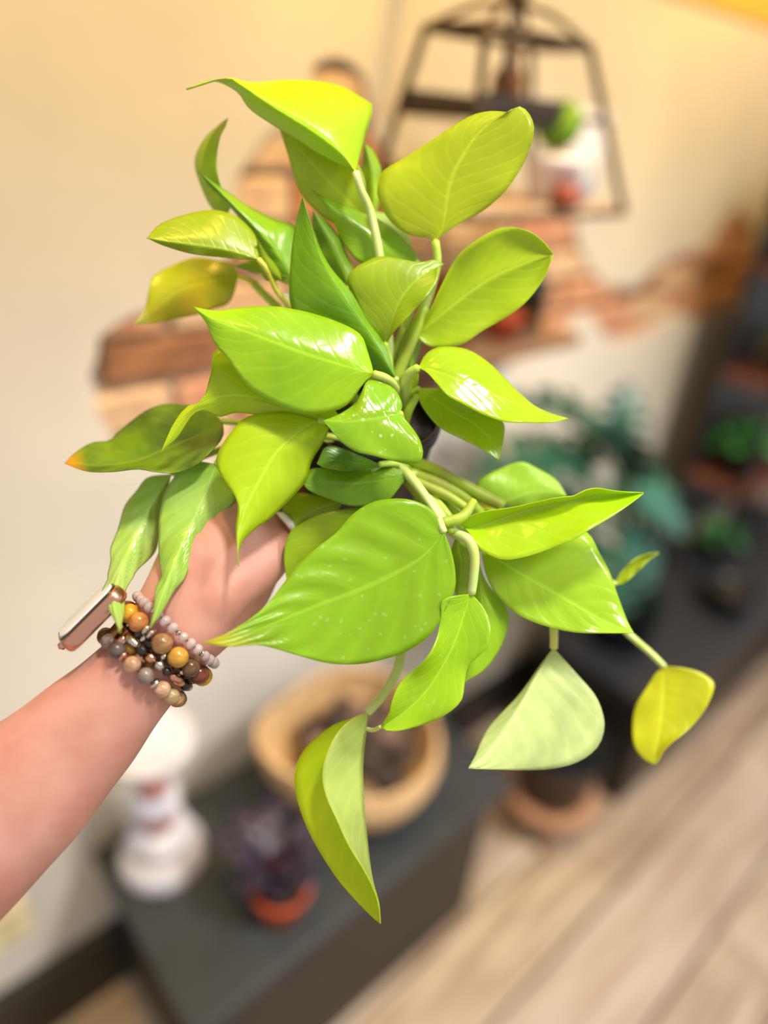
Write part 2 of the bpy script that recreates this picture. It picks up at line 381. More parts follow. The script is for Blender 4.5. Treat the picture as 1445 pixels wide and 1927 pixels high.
# ================================================================== SPLIT-LEAF PLANT
M_mon = mat('dark_teal_leaf', srgb(30, 80, 62), .35, col2=srgb(18, 58, 46), scale=18)
M_mon2 = mat('blue_green_leaf', srgb(48, 102, 90), .4, col2=srgb(34, 82, 70), scale=18)
M_mstem = mat('dark_stem', srgb(60, 104, 66), .5)
mc = Vector((1.52, .62, P2))
mp_ = empty('split_leaf_plant', mc, 'big dark green split-leaf plant in a black pot on the black pedestal', 'houseplant')
lathe('pot', pot_profile(.075, .095, .16), M_bpot, mc+Vector((0, 0, .0003)), parent=mp_, closed=False)
lathe('soil', [(.001, .144), (.088, .144), (.001, .147)], M_soil, mc, parent=mp_, closed=False)
top = mc+Vector((0, 0, .146))
mleaf = [  # px of the blade base and tip, room Y of each, width
    (1150, 830, 1010, 715, .66, .66, .13), (1140, 850, 1215, 735, .66, .62, .14), (1170, 900, 1260, 790, .64, .55, .14), (1120, 900, 955, 850, .62, .58, .15),
    (1120, 930, 1040, 790, .66, .72, .13), (1190, 930, 1310, 1000, .60, .48, .20), (1160, 960, 1290, 880, .66, .66, .16), (1130, 980, 985, 920, .60, .52, .16),
    (1170, 1000, 1250, 1100, .58, .47, .19), (1120, 1010, 1060, 1110, .58, .48, .17), (1200, 960, 1325, 960, .64, .60, .15), (1150, 1030, 1180, 1180, .56, .46, .17),
    (1200, 1050, 1260, 1180, .58, .5, .15), (1100, 880, 1130, 760, .70, .74, .12)]
for k, (x1, y1, x2, y2, Y1, Y2, wd) in enumerate(mleaf):
    a = onY(x1, y1, Y1); b = onY(x2, y2, Y2); d = b-a
    l = leaf_grid('leaf', a, d+Vector((0, 0, .25*d.length)), (.0, -.35, 1), d.length*1.06, wd, M_mon2 if k in (5, 8, 10) else M_mon, mp_, .9, .2, slits=1, nu=15, nv=5)
    tube('petiole', [top+Vector((random.uniform(-.03, .03), random.uniform(-.03, .03), 0)), top.lerp(a, .55)+Vector((0, 0, .04)), a], [.005, .0035], M_mstem, l, 6)

# ================================================================== HANGING METAL SHELF
M_iron = mat('dark_iron', srgb(64, 50, 38), .5, metal=.6)
hx, hy = .905, .70
hs = empty('hanging_shelf', (hx, hy, 1.44), 'dark metal tapered hanging plant shelf on the plaster wall', 'shelf')
def rect(hw, hd, z, cx=0): return [Vector((hx+cx-hw, hy-hd, z)), Vector((hx+cx+hw, hy-hd, z)), Vector((hx+cx+hw, hy+hd, z)), Vector((hx+cx-hw, hy+hd, z))]
T1, T2, B1, B2 = onY(800, 62, .75), onY(1112, 80, .65), onY(700, 320, .79), onY(1162, 450, .61)
hx = (T1.x+T2.x)/2+.05
def ring4(xa, xb, ya, yb, z): return [Vector((xa, ya, z)), Vector((xb, ya, z)), Vector((xb, yb, z)), Vector((xa, yb, z))]
ZT, ZB = (T1.z+T2.z)/2, (B1.z+B2.z)/2
tp, bt = ring4(T1.x, T2.x, .65, .75, ZT), ring4(B1.x, B2.x, .61, .79, ZB)
def at_z(z):
    u = (z-ZT)/(ZB-ZT); return [a.lerp(b, u) for a, b in zip(tp, bt)]
for a, b in zip(tp, bt): tube('post', [a, a.lerp(b, .5), b], .0055, M_iron, hs, 8)
for i in range(4):
    tube('rail', [tp[i], tp[(i+1) % 4]], .0055, M_iron, hs, 8); tube('rail', [bt[i], bt[(i+1) % 4]], .004, M_iron, hs, 8)
for i in (0, 1, 2, 3): tube('crown_bar', [tp[i], Vector((hx-.05, hy, ZT+.03)).lerp(tp[i], .45)+Vector((0, 0, .012)), Vector((hx-.05, hy, ZT+.035))], .004, M_iron, hs, 8)
tube('centre_rod', [(hx-.05, hy, ZT+.035), (hx-.05, hy, ZT-.075)], .006, M_iron, hs, 8)
M_brass = mat('aged_brass', srgb(150, 110, 50), .45, metal=.7)
lathe('finial', [(.004, 0), (.016, .006), (.02, .016), (.014, .03), (.008, .036), (.012, .05), (.006, .06)], M_brass, (hx-.05, hy, ZT+.033), parent=hs, seg=20)
tube('hanging_hook', [(hx-.05, hy, ZT+.085), (hx-.05, hy, 1.88), (hx-.05, hy+.06, 1.93), (hx-.05, WALL-.004, 1.92)], .007, M_iron, hs, 8)
lathe('hook_plate', [(.001, 0), (.03, 0), (.03, .006), (.001, .008)], M_iron, (hx-.05, WALL-.0005, 1.92), (0, -1, 0), hs, 20, False)
TZ, LZ = onY(800, 198, .70).z, onY(1040, 380, .66).z-.014
q4 = at_z(TZ); ub = box('tray', (q4[0].x+.004, q4[0].y+.004, TZ), (hx+.015, q4[2].y-.004, TZ+.010), mat('black_tray', srgb(44, 38, 36), .5), hs, .002)
box('tray_lip', (q4[0].x+.004, q4[0].y+.001, TZ-.012), (hx+.015, q4[0].y+.0035, TZ+.018), mat('black_tray', srgb(44, 38, 36), .5), ub, .0008)
box('tray_lip', (q4[0].x+.004, q4[2].y-.0035, TZ-.012), (hx+.015, q4[2].y-.001, TZ+.018), mat('black_tray', srgb(44, 38, 36), .5), ub, .0008)
for i in range(4): tube('rail', [q4[i], q4[(i+1) % 4]], .004, M_iron, hs, 8)
q5 = at_z(LZ); box('board', (q5[0].x+.006, q5[0].y+.006, LZ), (q5[1].x-.006, q5[2].y-.006, LZ+.014), mat('shelf_board', srgb(196, 170, 140), .7, col2=srgb(170, 140, 110), scale=12, stretch=(1, 6, 1)), hs, .002)
LS = LZ+.0142
M_porc = mat('white_ceramic', srgb(232, 226, 228), .3)
g_ = onY(1052, 236, .65); wc = Vector((g_.x, .65, LS)); dh = g_.z-LS-.03
wp = empty('round_topiary', wc, 'little green topiary ball in a white pot on the hanging shelf', 'houseplant')
lathe('pot', pot_profile(.026, .038, .062), M_porc, wc, parent=wp, closed=False)
M_moss = mat('moss', srgb(120, 160, 30), .9, col2=srgb(90, 130, 24), scale=90, bump=.9)
bm = bmesh.new(); bmesh.ops.create_icosphere(bm, subdivisions=4, radius=.03)
for v in bm.verts: v.co *= 1+.16*noise.noise(v.co*150)
me = bmesh_to('foliage', bm); me.transform(Matrix.Translation(wc+Vector((0, 0, max(.09, dh+.03))))); link('foliage', me, M_moss, wp)
tube('stem', [wc+Vector((0, 0, .045)), wc+Vector((0, 0, max(.08, dh+.01)))], .003, M_mstem, wp, 6)
lathe('soil', [(.001, .05), (.034, .05), (.001, .052)], M_soil, wc, parent=wp, closed=False)
xa, xb = onY(1066, 300, .71).x, onY(1132, 300, .71).x
bx = empty('white_card_box', ((xa+xb)/2, .73, LS), 'white upright gift box at the end of the hanging shelf', 'box')
box('carton', (xa, .71, LS), (xb, .755, LS+.105), M_porc, bx, .002); box('lid', (xa-.002, .708, LS+.1052), (xb+.002, .757, LS+.122), M_porc, bx, .002)
gm = Vector((wc.x+.055, .645, LS))
mg = empty('grey_mug', gm, 'small grey mug in front of the white box', 'mug')
M_grey = mat('grey_ceramic', srgb(150, 152, 160), .35)
lathe('body', [(.001, 0), (.022, 0), (.026, .01), (.026, .055), (.023, .055), (.022, .006), (.001, .005)], M_grey, gm, parent=mg, closed=False, seg=24)
tube('handle', [gm+Vector((.024, 0, .045)), gm+Vector((.044, 0, .04)), gm+Vector((.042, 0, .018)), gm+Vector((.024, 0, .012))], .0035, M_grey, mg, 8)
rd = Vector((wc.x-.01, .608, LS))
tag(lathe('red_votive', [(.001, 0), (.016, 0), (.021, .012), (.018, .026), (.014, .026), (.013, .008), (.001, .006)], mat('red_glaze', srgb(150, 70, 50), .4), rd, closed=False, seg=24), 'little red-brown votive cup at the front of the hanging shelf', 'votive cup')
cc_ = Vector((hx-.02, .72, TZ+.0102))
tag(lathe('brown_bottle', [(.001, 0), (.02, 0), (.023, .008), (.022, .034), (.012, .046), (.009, .062), (.011, .066), (.006, .066), (.005, .04), (.001, .03)], mat('brown_glaze', srgb(110, 70, 30), .3), cc_, closed=False, seg=24), 'squat brown bottle on the upper black tray', 'bottle')

# ================================================================== WALL SHELF WITH POTS
ws = empty('wall_shelf', (.98, .80, 1.27), 'short wooden wall shelf with small pots below the hanging shelf', 'shelf')
M_shelf = mat('brown_shelf_wood', srgb(150, 112, 78), .7, col2=srgb(120, 86, 58), scale=10, stretch=(1, 6, 1))
box('board', (.80, .69, 1.255), (1.12, WALL-.001, 1.277), M_shelf, ws, .002)
for s in (.86, 1.06):
    tube('bracket', [(s, WALL-.006, 1.16), (s, WALL-.05, 1.19), (s, .73, 1.2542)], .006, M_iron, ws, 8)
def small_pot(name, label, x, y, z, r0, r1, h, ma, cat='pot'):
    o = empty(name, (x, y, z), label, cat); lathe('wall', pot_profile(r0, r1, h), ma, (x, y, z), parent=o, closed=False, seg=28)
    lathe('soil', [(.001, h-.012), (r1-.004, h-.012), (.001, h-.010)], M_soil, (x, y, z), parent=o, closed=False, seg=28); return o
small_pot('clay_pot', 'red glazed pot at the near end of the wall shelf', .85, .77, 1.2772, .034, .048, .10, mat('red_pot', srgb(176, 60, 34), .5))
small_pot('clay_pot', 'low orange clay pot beside the dark green pot', .955, .745, 1.2772, .024, .032, .045, M_terra)
small_pot('dark_green_pot', 'dark green glazed pot at the far end of the wall shelf', 1.045, .77, 1.2772, .030, .036, .085, mat('green_pot', srgb(38, 52, 44), .4))

# ================================================================== BRICK PIER AND PLANT RACK AT THE RIGHT
pier = box('wall_pier', (2.24, WALL-.10, 0), (3.5, WALL-.0005, 2.8), M_mortar, bev=0); tag(pier, kind='structure')
for r in range(9, 36):
    z = r*(bh+mo)+.03
    for side in (0, 1):
        for k in range(3):
            if side == 1 and k: continue
            x = 2.24+(r % 2)*.1+k*(bl+mo)+bl/2 if side == 0 else 2.238
            o = bpy.data.objects.new('brick', brick_me[random.choice([3, 3, 1, 2, 5, 1])]); C.objects.link(o); o.parent = pier
            if side == 0: o.location = (x, WALL-.106, z)
            else: o.location = (2.238, WALL-.075+(r % 2)*.03, z); o.rotation_euler = (0, 0, math.pi/2); o.scale = (.5, 1, 1)
rk = empty('plant_rack', (2.5, .6, 0), 'dark rack of small potted plants in front of the brick pier', 'rack')
rk.location = (2.2, .55, P2)
M_rackw = mat('rack_shelf_wood', srgb(110, 62, 40), .6, col2=srgb(84, 46, 30), scale=10, stretch=(1, 5, 1))
M_rackb = mat('rack_black', srgb(30, 28, 27), .5)
RX0, RX1, RY0, RY1 = 1.93, 2.66, .57, .755
for x in (RX0, RX1-.02):
    for yy in (RY0, RY1-.02): box('post', (x, yy, P2+.0003), (x+.02, yy+.02, 1.52), M_rackb, rk, .002)
for z in (.73, 1.04, 1.32, 1.5): box('shelf', (RX0+.0005, RY0-.01, z), (RX1-.0005, RY1+.002, z+.02), M_rackw, rk, .002)
box('back_panel', (RX0+.021, RY1-.006, .5), (RX1-.021, RY1-.001, 1.5), M_rackb, rk, .001)
M_g1 = mat('bright_green_leaf', srgb(74, 160, 70), .5, col2=srgb(50, 130, 56), scale=30)
M_g2 = mat('yellow_green_leaf', srgb(170, 170, 90), .5, col2=srgb(150, 150, 70), scale=30)
M_pink = mat('blush_leaf', srgb(226, 190, 190), .5)
def bush(name, label, x, y, z, lm, potm, n=14, ln=.07, r=.035, h=.05):
    o = empty(name, (x, y, z), label, 'houseplant'); c = Vector((x, y, z))
    lathe('pot', pot_profile(r*.75, r, h), potm, c, parent=o, closed=False, seg=24)
    lathe('soil', [(.001, h-.012), (r-.003, h-.012), (.001, h-.01)], M_soil, c, parent=o, closed=False, seg=24)
    for k in range(n):
        a = k*2.399; e = .3+.95*k/n; d = Vector((math.cos(a)*math.cos(e), math.sin(a)*math.cos(e), math.sin(e))); b = c+Vector((0, 0, h-.012))
        l = leaf_grid('leaf', b+d*ln*.55, d+Vector((0, 0, -.2)), (0, 0, 1), ln, ln*.7, lm, o, 1., .25, nu=6, nv=2)
        tube('stem', [b, b+d*ln*.3, b+d*ln*.55], .0014, M_mstem, l, 5)
bush('green_houseplant', 'tall bright green bushy plant at the near end of the rack shelf', 2.035, .65, .7503, M_g1, M_bpot, 16, .075, .042, .10)
bush('green_houseplant', 'low bright green plant beside the blush plant on the rack', 2.205, .65, .7503, M_g1, M_bpot, 12, .05, .03, .04)
bush('blush_houseplant', 'pale pink leafed plant at the far end of the rack shelf', 2.35, .65, .7503, M_pink, M_bpot, 12, .07, .04, .06)
bush('yellow_houseplant', 'yellow green plant on the shelf above the bright green ones', 2.14, .65, 1.0603, M_g2, M_bpot, 12, .07)
bush('low_houseplant', 'dull green plant below the rack shelves', 2.16, .66, P2+.0003, M_g1, M_bpot, 12, .06, .05, .08)
small_pot('black_pot', 'wide black pot on the black pedestal in front of the rack', 1.90, .50, P2+.0003, .055, .07, .08, M_bpot)

# ================================================================== THE TRAILING PLANT IN THE HAND
K = .9                                  # nominal depths below are scaled by this
def Q(x, y, d): return P(x, y, d*K)
LIME, LIME2 = srgb(176, 222, 16), srgb(160, 208, 16)
OLIVE, OLIVE2 = srgb(186, 208, 14), srgb(176, 196, 14)
GREEN, GREEN2 = srgb(112, 186, 28), srgb(82, 160, 24)
MID, MID2 = srgb(148, 208, 22), srgb(128, 194, 20)
PALE = srgb(190, 216, 112)
YEL, YEL2 = srgb(212, 208, 6), srgb(200, 200, 8)
M_pet = mat('petiole', srgb(176, 206, 60), .45, col2=srgb(200, 214, 120), scale=60)
M_pety = mat('yellow_petiole', srgb(206, 204, 50), .45, col2=srgb(216, 214, 110), scale=60)
M_petw = mat('pale_petiole', srgb(206, 222, 140), .45, col2=srgb(190, 208, 100), scale=60)

pot_c = Q(697, 850, .475)
plant = empty('trailing_pothos', pot_c, 'lime green trailing pothos in a black nursery pot held up in the hand', 'houseplant')
def warm(c):
    if not c: return c
    k = 1.5 if c[0] < .42*c[1] else 1.22 if c[0] < .62*c[1] else 1.0
    return (min(1, c[0]*k+.01), min(1, c[1]*1.02), c[2]+.01, 1)
def leaf(base, tip, M, L, R, d, col=LIME, col2=None, dL=.006, dR=.006, under=False, pet=None, bulge=0.0, wav=.0012, tipc=None, speck=0, rough=.3, quilt=0, pw=.0022, petm=None, undc=PALE, transl=.4, label=None, nu=30, nv=8):
    """a blade from its midrib M and its two margins L and R (pixels, base to tip); d = depths at base, middle and tip, dL/dR = how far each margin lies behind the midrib"""
    col, col2 = warm(col), warm(col2)
    mm = cr([(x, y, 0) for x, y in [base]+M+[tip]], nu+1)
    ll = cr([(x, y, 0) for x, y in [base]+L+[tip]], nu+1); rr = cr([(x, y, 0) for x, y in [base]+R+[tip]], nu+1)
    sd = (base[0]*7+tip[1]*3) % 100; v = []; uvs = []
    for i in range(nu+1):
        t = i/nu; dm = d[0]*(1-t)*(1-2*t)+4*d[1]*t*(1-t)+d[2]*t*(2*t-1); env = math.sin(math.pi*min(1, max(0, t)))**.6 if 0 < t < 1 else 0
        for j in range(-nv, nv+1):
            q = j/nv; e = ll if q < 0 else rr; off = dL if q < 0 else dR; aq = abs(q)
            x = mm[i].x+(e[i].x-mm[i].x)*aq; y = mm[i].y+(e[i].y-mm[i].y)*aq
            z = dm+env*(off*aq**1.25-bulge*(1-(2*aq-1)**2))
            z += env*wav*aq*aq*math.sin(t*17+sd+(2 if q < 0 else 0))
            z += env*quilt*math.sin((t-.3*aq)*44)*math.sin(math.pi*aq)
            z += .0006*env*math.exp(-(aq/.07)**2)
            v.append(Q(x, y, z)); uvs.append((t, q*.5+.5))
    m = 2*nv+1; f = [(i*m+j, i*m+j+1, (i+1)*m+j+1, (i+1)*m+j) for i in range(nu) for j in range(2*nv)]
    # which way is the upper face: judged on the left half
    acc = 0
    for i in range(nu):
        for j in range(nv):
            a, b, c = v[i*m+j], v[i*m+j+1], v[(i+1)*m+j]
            acc += (b-a).cross(c-a).dot(O-a)
    if (acc < 0) != under: f = [tuple(reversed(q)) for q in f]
    me = pydata('leaf', v, f); uvl = me.uv_layers.new(name='UVMap')
    for lp in me.loops: uvl.data[lp.index].uv = uvs[lp.vertex_index]
    tc = (tipc[0], tipc[1]) if tipc else None
    o = link('leaf', me, [leaf_mat(col, col2, tc, speck, rough, transl), leaf_mat(undc, None, tc, 0, .45, transl, .16, True)], plant)
    s = o.modifiers.new('thickness', 'SOLIDIFY'); s.thickness = .00045; s.offset = -1; s.material_offset = 1; s.material_offset_rim = 0
    if label: o['label'] = label
    if pet:
        pts = [Q(base[0], base[1], d[0]+.0006)]+[Q(*p) for p in pet]
        tube('petiole', pts, [pw*.8, pw, pw*1.15], petm or M_pet, o, 8)
    return o
NODE = (735, 745, .455)      # where the upper stems leave the soil
NODE2 = (775, 868, .452)     # where the trailing vines spill over the rim
# --- upper group
leaf((669, 324), (351, 168), [(640, 286), (586, 245), (517, 202), (451, 158), (423, 147)], [(690, 250), (701, 200), (680, 183), (631, 158), (551, 149), (472, 154), (428, 146)],
     [(642, 312), (600, 291), (560, 264), (520, 240), (470, 206), (445, 173), (400, 153)], (.43, .42, .43), srgb(190, 230, 4), LIME, .035, .018, pet=[(680, 360, .434), (700, 410, .440), (725, 560, .45), NODE], pw=.0028, petm=M_petw, undc=srgb(178, 210, 50))
leaf((692, 412), (522, 232), [(650, 372), (600, 322), (550, 266)], [(640, 425), (600, 402), (565, 362), (541, 290)], [(690, 370), (680, 320), (640, 270), (580, 240)], (.462, .456, .452), OLIVE, OLIVE2, .006, -.004, pet=[(720, 520, .46), NODE])
leaf((703, 412), (686, 268), [(704, 370), (700, 320)], [(690, 385), (680, 330)], [(713, 385), (719, 330), (706, 290)], (.47, .468, .466), srgb(176, 214, 20), None, pet=[(722, 520, .465), NODE])
leaf((425, 402), (428, 222), [(402, 370), (388, 322), (395, 270)], [(398, 392), (372, 335), (367, 296), (386, 258), (412, 234)], [(432, 388), (412, 342), (407, 300), (413, 258), (423, 238)], (.462, .458, .452), srgb(160, 204, 30), MID, .012, -.006, pet=[(500, 480, .466), (600, 590, .465), NODE])
leaf((547, 520), (374, 323), [(520, 472), (480, 426), (440, 386), (400, 346)], [(562, 480), (556, 428), (510, 408), (465, 386), (427, 359), (395, 338)], [(530, 524), (500, 480), (482, 449), (450, 410), (420, 376), (393, 350)],
     (.452, .446, .445), srgb(122, 196, 30), GREEN2, .014, .006, pet=[(600, 600, .458), NODE], quilt=.0008)
leaf((486, 488), (276, 448), [(430, 470), (360, 459), (310, 453)], [(488, 470), (484, 452), (472, 431), (444, 407), (403, 395), (354, 402), (302, 421)], [(462, 489), (420, 485), (361, 478), (309, 463)], (.440, .430, .424), srgb(166, 190, 14), srgb(156, 180, 14), .012, .004,
     pet=[(505, 512, .445), (530, 560, .452), (610, 640, .46), NODE], petm=M_pety)
leaf((530, 527), (484, 450), [(508, 500)], [(502, 529), (487, 505), (483, 475)], [(524, 506), (502, 478)], (.445, .441, .438), srgb(160, 188, 16), None)
leaf((448, 520), (250, 612), [(400, 528), (340, 545), (290, 582)], [(440, 498), (400, 488), (358, 486), (292, 516), (280, 545), (272, 582)], [(440, 552), (427, 573), (403, 581), (378, 590), (330, 601), (290, 608)], (.482, .478, .474), srgb(186, 190, 12), srgb(198, 180, 10), .004, .004,
     pet=[(475, 532, .482), (520, 572, .476), (620, 650, .468), NODE], petm=M_pety, wav=.003, tipc=(srgb(222, 226, 120), .82), label='yellowing wavy leaf')
leaf((588, 520), (440, 500), [(540, 505), (490, 498)], [(560, 500), (500, 482)], [(560, 540), (500, 520)], (.47, .468, .466), srgb(160, 196, 20), None, pet=[(640, 630, .466), NODE])
leaf((745, 712), (569, 371), [(690, 622), (640, 552), (602, 482), (587, 430)], [(700, 695), (620, 650), (560, 600), (544, 560), (546, 500), (551, 449), (560, 405)], [(726, 652), (694, 604), (676, 574), (658, 545), (626, 508), (604, 470), (582, 410)],
     (.436, .428, .424), srgb(120, 196, 18), srgb(100, 180, 18), .014, .006, pet=[(746, 735, .445), (742, 760, .452)], undc=srgb(160, 200, 60))
leaf((656, 540), (589, 397), [(640, 490), (614, 440)], [(612, 500), (600, 462), (588, 425)], [(666, 510), (650, 470), (640, 447), (612, 415)], (.452, .449, .447), srgb(104, 168, 18), srgb(92, 156, 18), pet=[(690, 640, .455), NODE])
leaf((786, 492), (588, 359), [(740, 470), (690, 440), (632, 396)], [(785, 480), (764, 454), (722, 418), (681, 399), (634, 380)], [(740, 505), (679, 494), (645, 458), (628, 418), (610, 386)], (.452, .448, .446), srgb(132, 210, 34), MID2, .008, .004, pet=[(775, 570, .455), NODE], rough=.22)
leaf((772, 470), (690, 396), [(740, 435)], [(770, 445), (730, 405)], [(740, 460), (705, 425)], (.466, .464, .462), srgb(186, 222, 110), None, pet=[(770, 560, .462), NODE])
leaf((819, 454), (956, 211), [(834, 425), (848, 342), (872, 290), (905, 245)], [(808, 448), (762, 439), (729, 410), (711, 371), (711, 346), (722, 320), (758, 299), (819, 259), (880, 220), (922, 209)],
     [(830, 446), (841, 436), (877, 414), (920, 389), (956, 353), (988, 302), (1005, 248), (997, 216), (978, 200)], (.440, .428, .420), srgb(192, 208, 16), srgb(184, 200, 16), .008, .004, pet=[(822, 500, .444), (800, 575, .45), (760, 660, .456), NODE], pw=.003, label='broad rounded leaf standing highest on the right')
leaf((726, 646), (835, 496), [(742, 592), (762, 552), (792, 520)], [(704, 626), (679, 587), (654, 536), (657, 515), (679, 497), (715, 482), (747, 486), (790, 493), (818, 488)], [(742, 623), (776, 587), (808, 551), (823, 526), (822, 506)],
     (.438, .43, .436), srgb(150, 190, 20), srgb(138, 182, 20), .004, -.006, pet=[(730, 680, .443), (733, 720, .45)], pw=.0028)
leaf((784, 630), (1040, 479), [(850, 576), (920, 526), (990, 495)], [(805, 594), (830, 540), (859, 486), (895, 454), (934, 432), (963, 428), (996, 436), (1024, 457)], [(794, 641), (812, 652), (866, 648), (906, 623), (956, 594), (992, 565), (1024, 522)],
     (.452, .444, .436), OLIVE, srgb(176, 204, 10), -.008, -.002, pet=[(770, 662, .455), (755, 700, .456), NODE], bulge=-.004)
leaf((770, 700), (790, 600), [(776, 660), (782, 630)], [(764, 680), (770, 640)], [(784, 680), (794, 635)], (.458, .457, .456), MID, None)
# --- middle left
leaf((703, 704), (362, 576), [(627, 682), (561, 660), (489, 633), (409, 604), (378, 587)], [(701, 692), (691, 658), (679, 630), (644, 609), (582, 588), (513, 576), (454, 578), (409, 584), (383, 581)],
     [(689, 716), (676, 734), (658, 758), (634, 772), (589, 780), (548, 774), (496, 751), (461, 723), (430, 678), (402, 644), (390, 612), (376, 592)], (.412, .403, .400), srgb(164, 220, 26), MID, .014, .004, pet=[(724, 711, .416), (742, 729, .43), (742, 752, .45)], pw=.0028, petm=M_pet, rough=.22, label='large pointed leaf over the middle of the plant')
leaf((640, 797), (302, 852), [(560, 772), (480, 748), (420, 746), (372, 763), (332, 803)], [(625, 765), (540, 720), (470, 690), (408, 654), (397, 706), (381, 752), (350, 766), (325, 800)], [(600, 806), (548, 799), (489, 783), (444, 777), (413, 785), (386, 772), (362, 781), (335, 822)],
     (.430, .422, .410), srgb(192, 222, 14), srgb(196, 214, 16), .002, .004, pet=[(690, 800, .442), (720, 790, .45)], wav=.002)
leaf((600, 792), (449, 1066), [(563, 812), (520, 852), (489, 904), (462, 956), (448, 1010)], [(540, 776), (468, 783), (437, 810), (413, 845), (406, 872), (420, 902), (440, 930), (447, 952), (443, 1000)], [(619, 806), (606, 836), (586, 870), (579, 900), (561, 924), (513, 972), (478, 997), (455, 1022), (449, 1045)],
     (.425, .410, .392), srgb(178, 224, 12), LIME, .006, .012, pet=[(660, 800, .436), (710, 805, .448)], rough=.25, bulge=.002)
leaf((753, 778), (608, 791), [(700, 788), (650, 793)], [(757, 760), (742, 732), (716, 719), (692, 716), (681, 735), (668, 758), (640, 778)], [(772, 800), (790, 827), (796, 855), (786, 872), (755, 871), (707, 858), (672, 851), (642, 832), (622, 808)],
     (.408, .398, .398), srgb(142, 206, 34), MID2, .012, .0, pet=[(756, 795, .42), (752, 830, .445)], speck=.9, rough=.15, wav=.002, label='small puckered glossy leaf in front of the pot')
leaf((714, 874), (596, 872), [(660, 870), (625, 866)], [(690, 862), (650, 846), (614, 840)], [(700, 882), (650, 886), (612, 880)], (.432, .428, .426), srgb(92, 158, 18), srgb(74, 140, 18), .002, -.006, pet=[(740, 872, .44), (765, 880, .45)])
leaf((770, 893), (566, 902), [(700, 906), (640, 910)], [(755, 884), (714, 876), (651, 884), (600, 880), (575, 888)], [(735, 938), (720, 948), (662, 952), (617, 938), (580, 922)], (.438, .434, .432), srgb(126, 186, 18), srgb(108, 172, 18), .004, -.002, pet=[(790, 890, .45)])
leaf((645, 940), (552, 998), [(600, 958), (570, 975)], [(603, 932), (548, 930), (530, 975)], [(634, 960), (589, 973), (565, 990)], (.446, .444, .442), srgb(152, 196, 18), None, pet=[(700, 925, .452), (750, 900, .456)])
leaf((418, 793), (122, 871), [(380, 816), (304, 848), (253, 868), (185, 876)], [(392, 770), (345, 761), (304, 761), (272, 774), (243, 795), (218, 815), (205, 829), (172, 833), (138, 854)], [(420, 806), (415, 828), (371, 873), (329, 889), (291, 887), (259, 882), (211, 887), (164, 886)],
     (.450, .446, .438), srgb(112, 160, 14), srgb(60, 104, 16), .016, -.028, pet=[(500, 800, .458), (600, 820, .462), (680, 830, .463)], tipc=(srgb(232, 160, 30), .86), wav=.002, label='long dark stained leaf with an orange tip')
leaf((323, 892), (226, 1190), [(285, 950), (255, 1010), (228, 1070), (214, 1130)], [(278, 898), (256, 924), (234, 952), (221, 997), (207, 1032), (208, 1054), (202, 1080), (201, 1094), (191, 1111), (195, 1134), (208, 1155)], [(312, 940), (300, 1006), (291, 1041), (259, 1073), (250, 1089), (237, 1111), (235, 1145)],
     (.446, .425, .368), srgb(160, 214, 92), srgb(176, 222, 120), .01, .012, pet=[(380, 860, .455), (480, 830, .462), (620, 830, .464)], rough=.2, quilt=.0014, transl=.3, label='hanging glossy leaf over the watch')
leaf((406, 873), (283, 1180), [(390, 920), (365, 976), (336, 1040), (314, 1096), (297, 1142)], [(371, 868), (348, 876), (329, 895), (310, 927), (300, 968), (298, 1013), (299, 1057), (304, 1083), (293, 1104), (290, 1136)], [(420, 892), (436, 912), (445, 936), (418, 971), (386, 1019), (361, 1057), (348, 1089), (329, 1111), (307, 1149)],
     (.436, .412, .366), srgb(166, 218, 104), srgb(150, 208, 74), .014, .012, pet=[(450, 850, .445), (560, 830, .46), (640, 835, .464)], rough=.2, quilt=.0014, transl=.3, label='hanging glossy leaf over the beaded bracelets')
leaf((800, 962), (539, 1092), [(740, 985), (650, 1012), (575, 1052)], [(760, 950), (684, 953), (610, 966), (568, 984), (543, 1005), (534, 1045)], [(770, 1030), (680, 1075), (600, 1100), (560, 1102)], (.44, .436, .43), srgb(152, 196, 14), srgb(142, 186, 14), .0, .0, pet=[(800, 920, .448), NODE2])
leaf((835, 1001), (383, 1208), [(796, 1047), (734, 1084), (667, 1113), (609, 1134), (547, 1159), (484, 1185), (422, 1206)], [(829, 980), (808, 955), (775, 941), (742, 938), (700, 945), (663, 968), (634, 1001), (592, 1034), (568, 1059), (538, 1092), (505, 1134), (472, 1163), (435, 1188), (405, 1201)],
     [(846, 1026), (856, 1068), (856, 1109), (837, 1150), (812, 1192), (767, 1225), (725, 1240), (675, 1250), (617, 1248), (559, 1233), (526, 1223), (484, 1214), (430, 1217)], (.412, .402, .370), srgb(138, 200, 14), srgb(126, 190, 12), .004, .002, pet=[(818, 962, .418), (784, 912, .43), (755, 880, .445)], quilt=.0013, speck=.2,
     tipc=(srgb(220, 216, 20), .84), pw=.0026, petm=M_petw, label='biggest heart-shaped leaf in the middle front', nu=40, nv=10)
leaf((887, 1117), (717, 1368), [(872, 1160), (850, 1220), (810, 1290), (765, 1337)], [(835, 1128), (830, 1159), (821, 1205), (800, 1242), (756, 1282), (739, 1317), (733, 1342)], [(912, 1146), (923, 1180), (918, 1217), (899, 1236), (880, 1256), (874, 1288), (868, 1318), (837, 1346), (796, 1364), (754, 1375), (727, 1375)],
     (.420, .414, .410), srgb(164, 218, 14), MID, -.010, -.004, pet=[(891, 1090, .419), (893, 1045, .418), (880, 1015, .42), (846, 996, .43), (800, 930, .446)], speck=.2, wav=.0034, pw=.003, petm=M_petw, rough=.25)
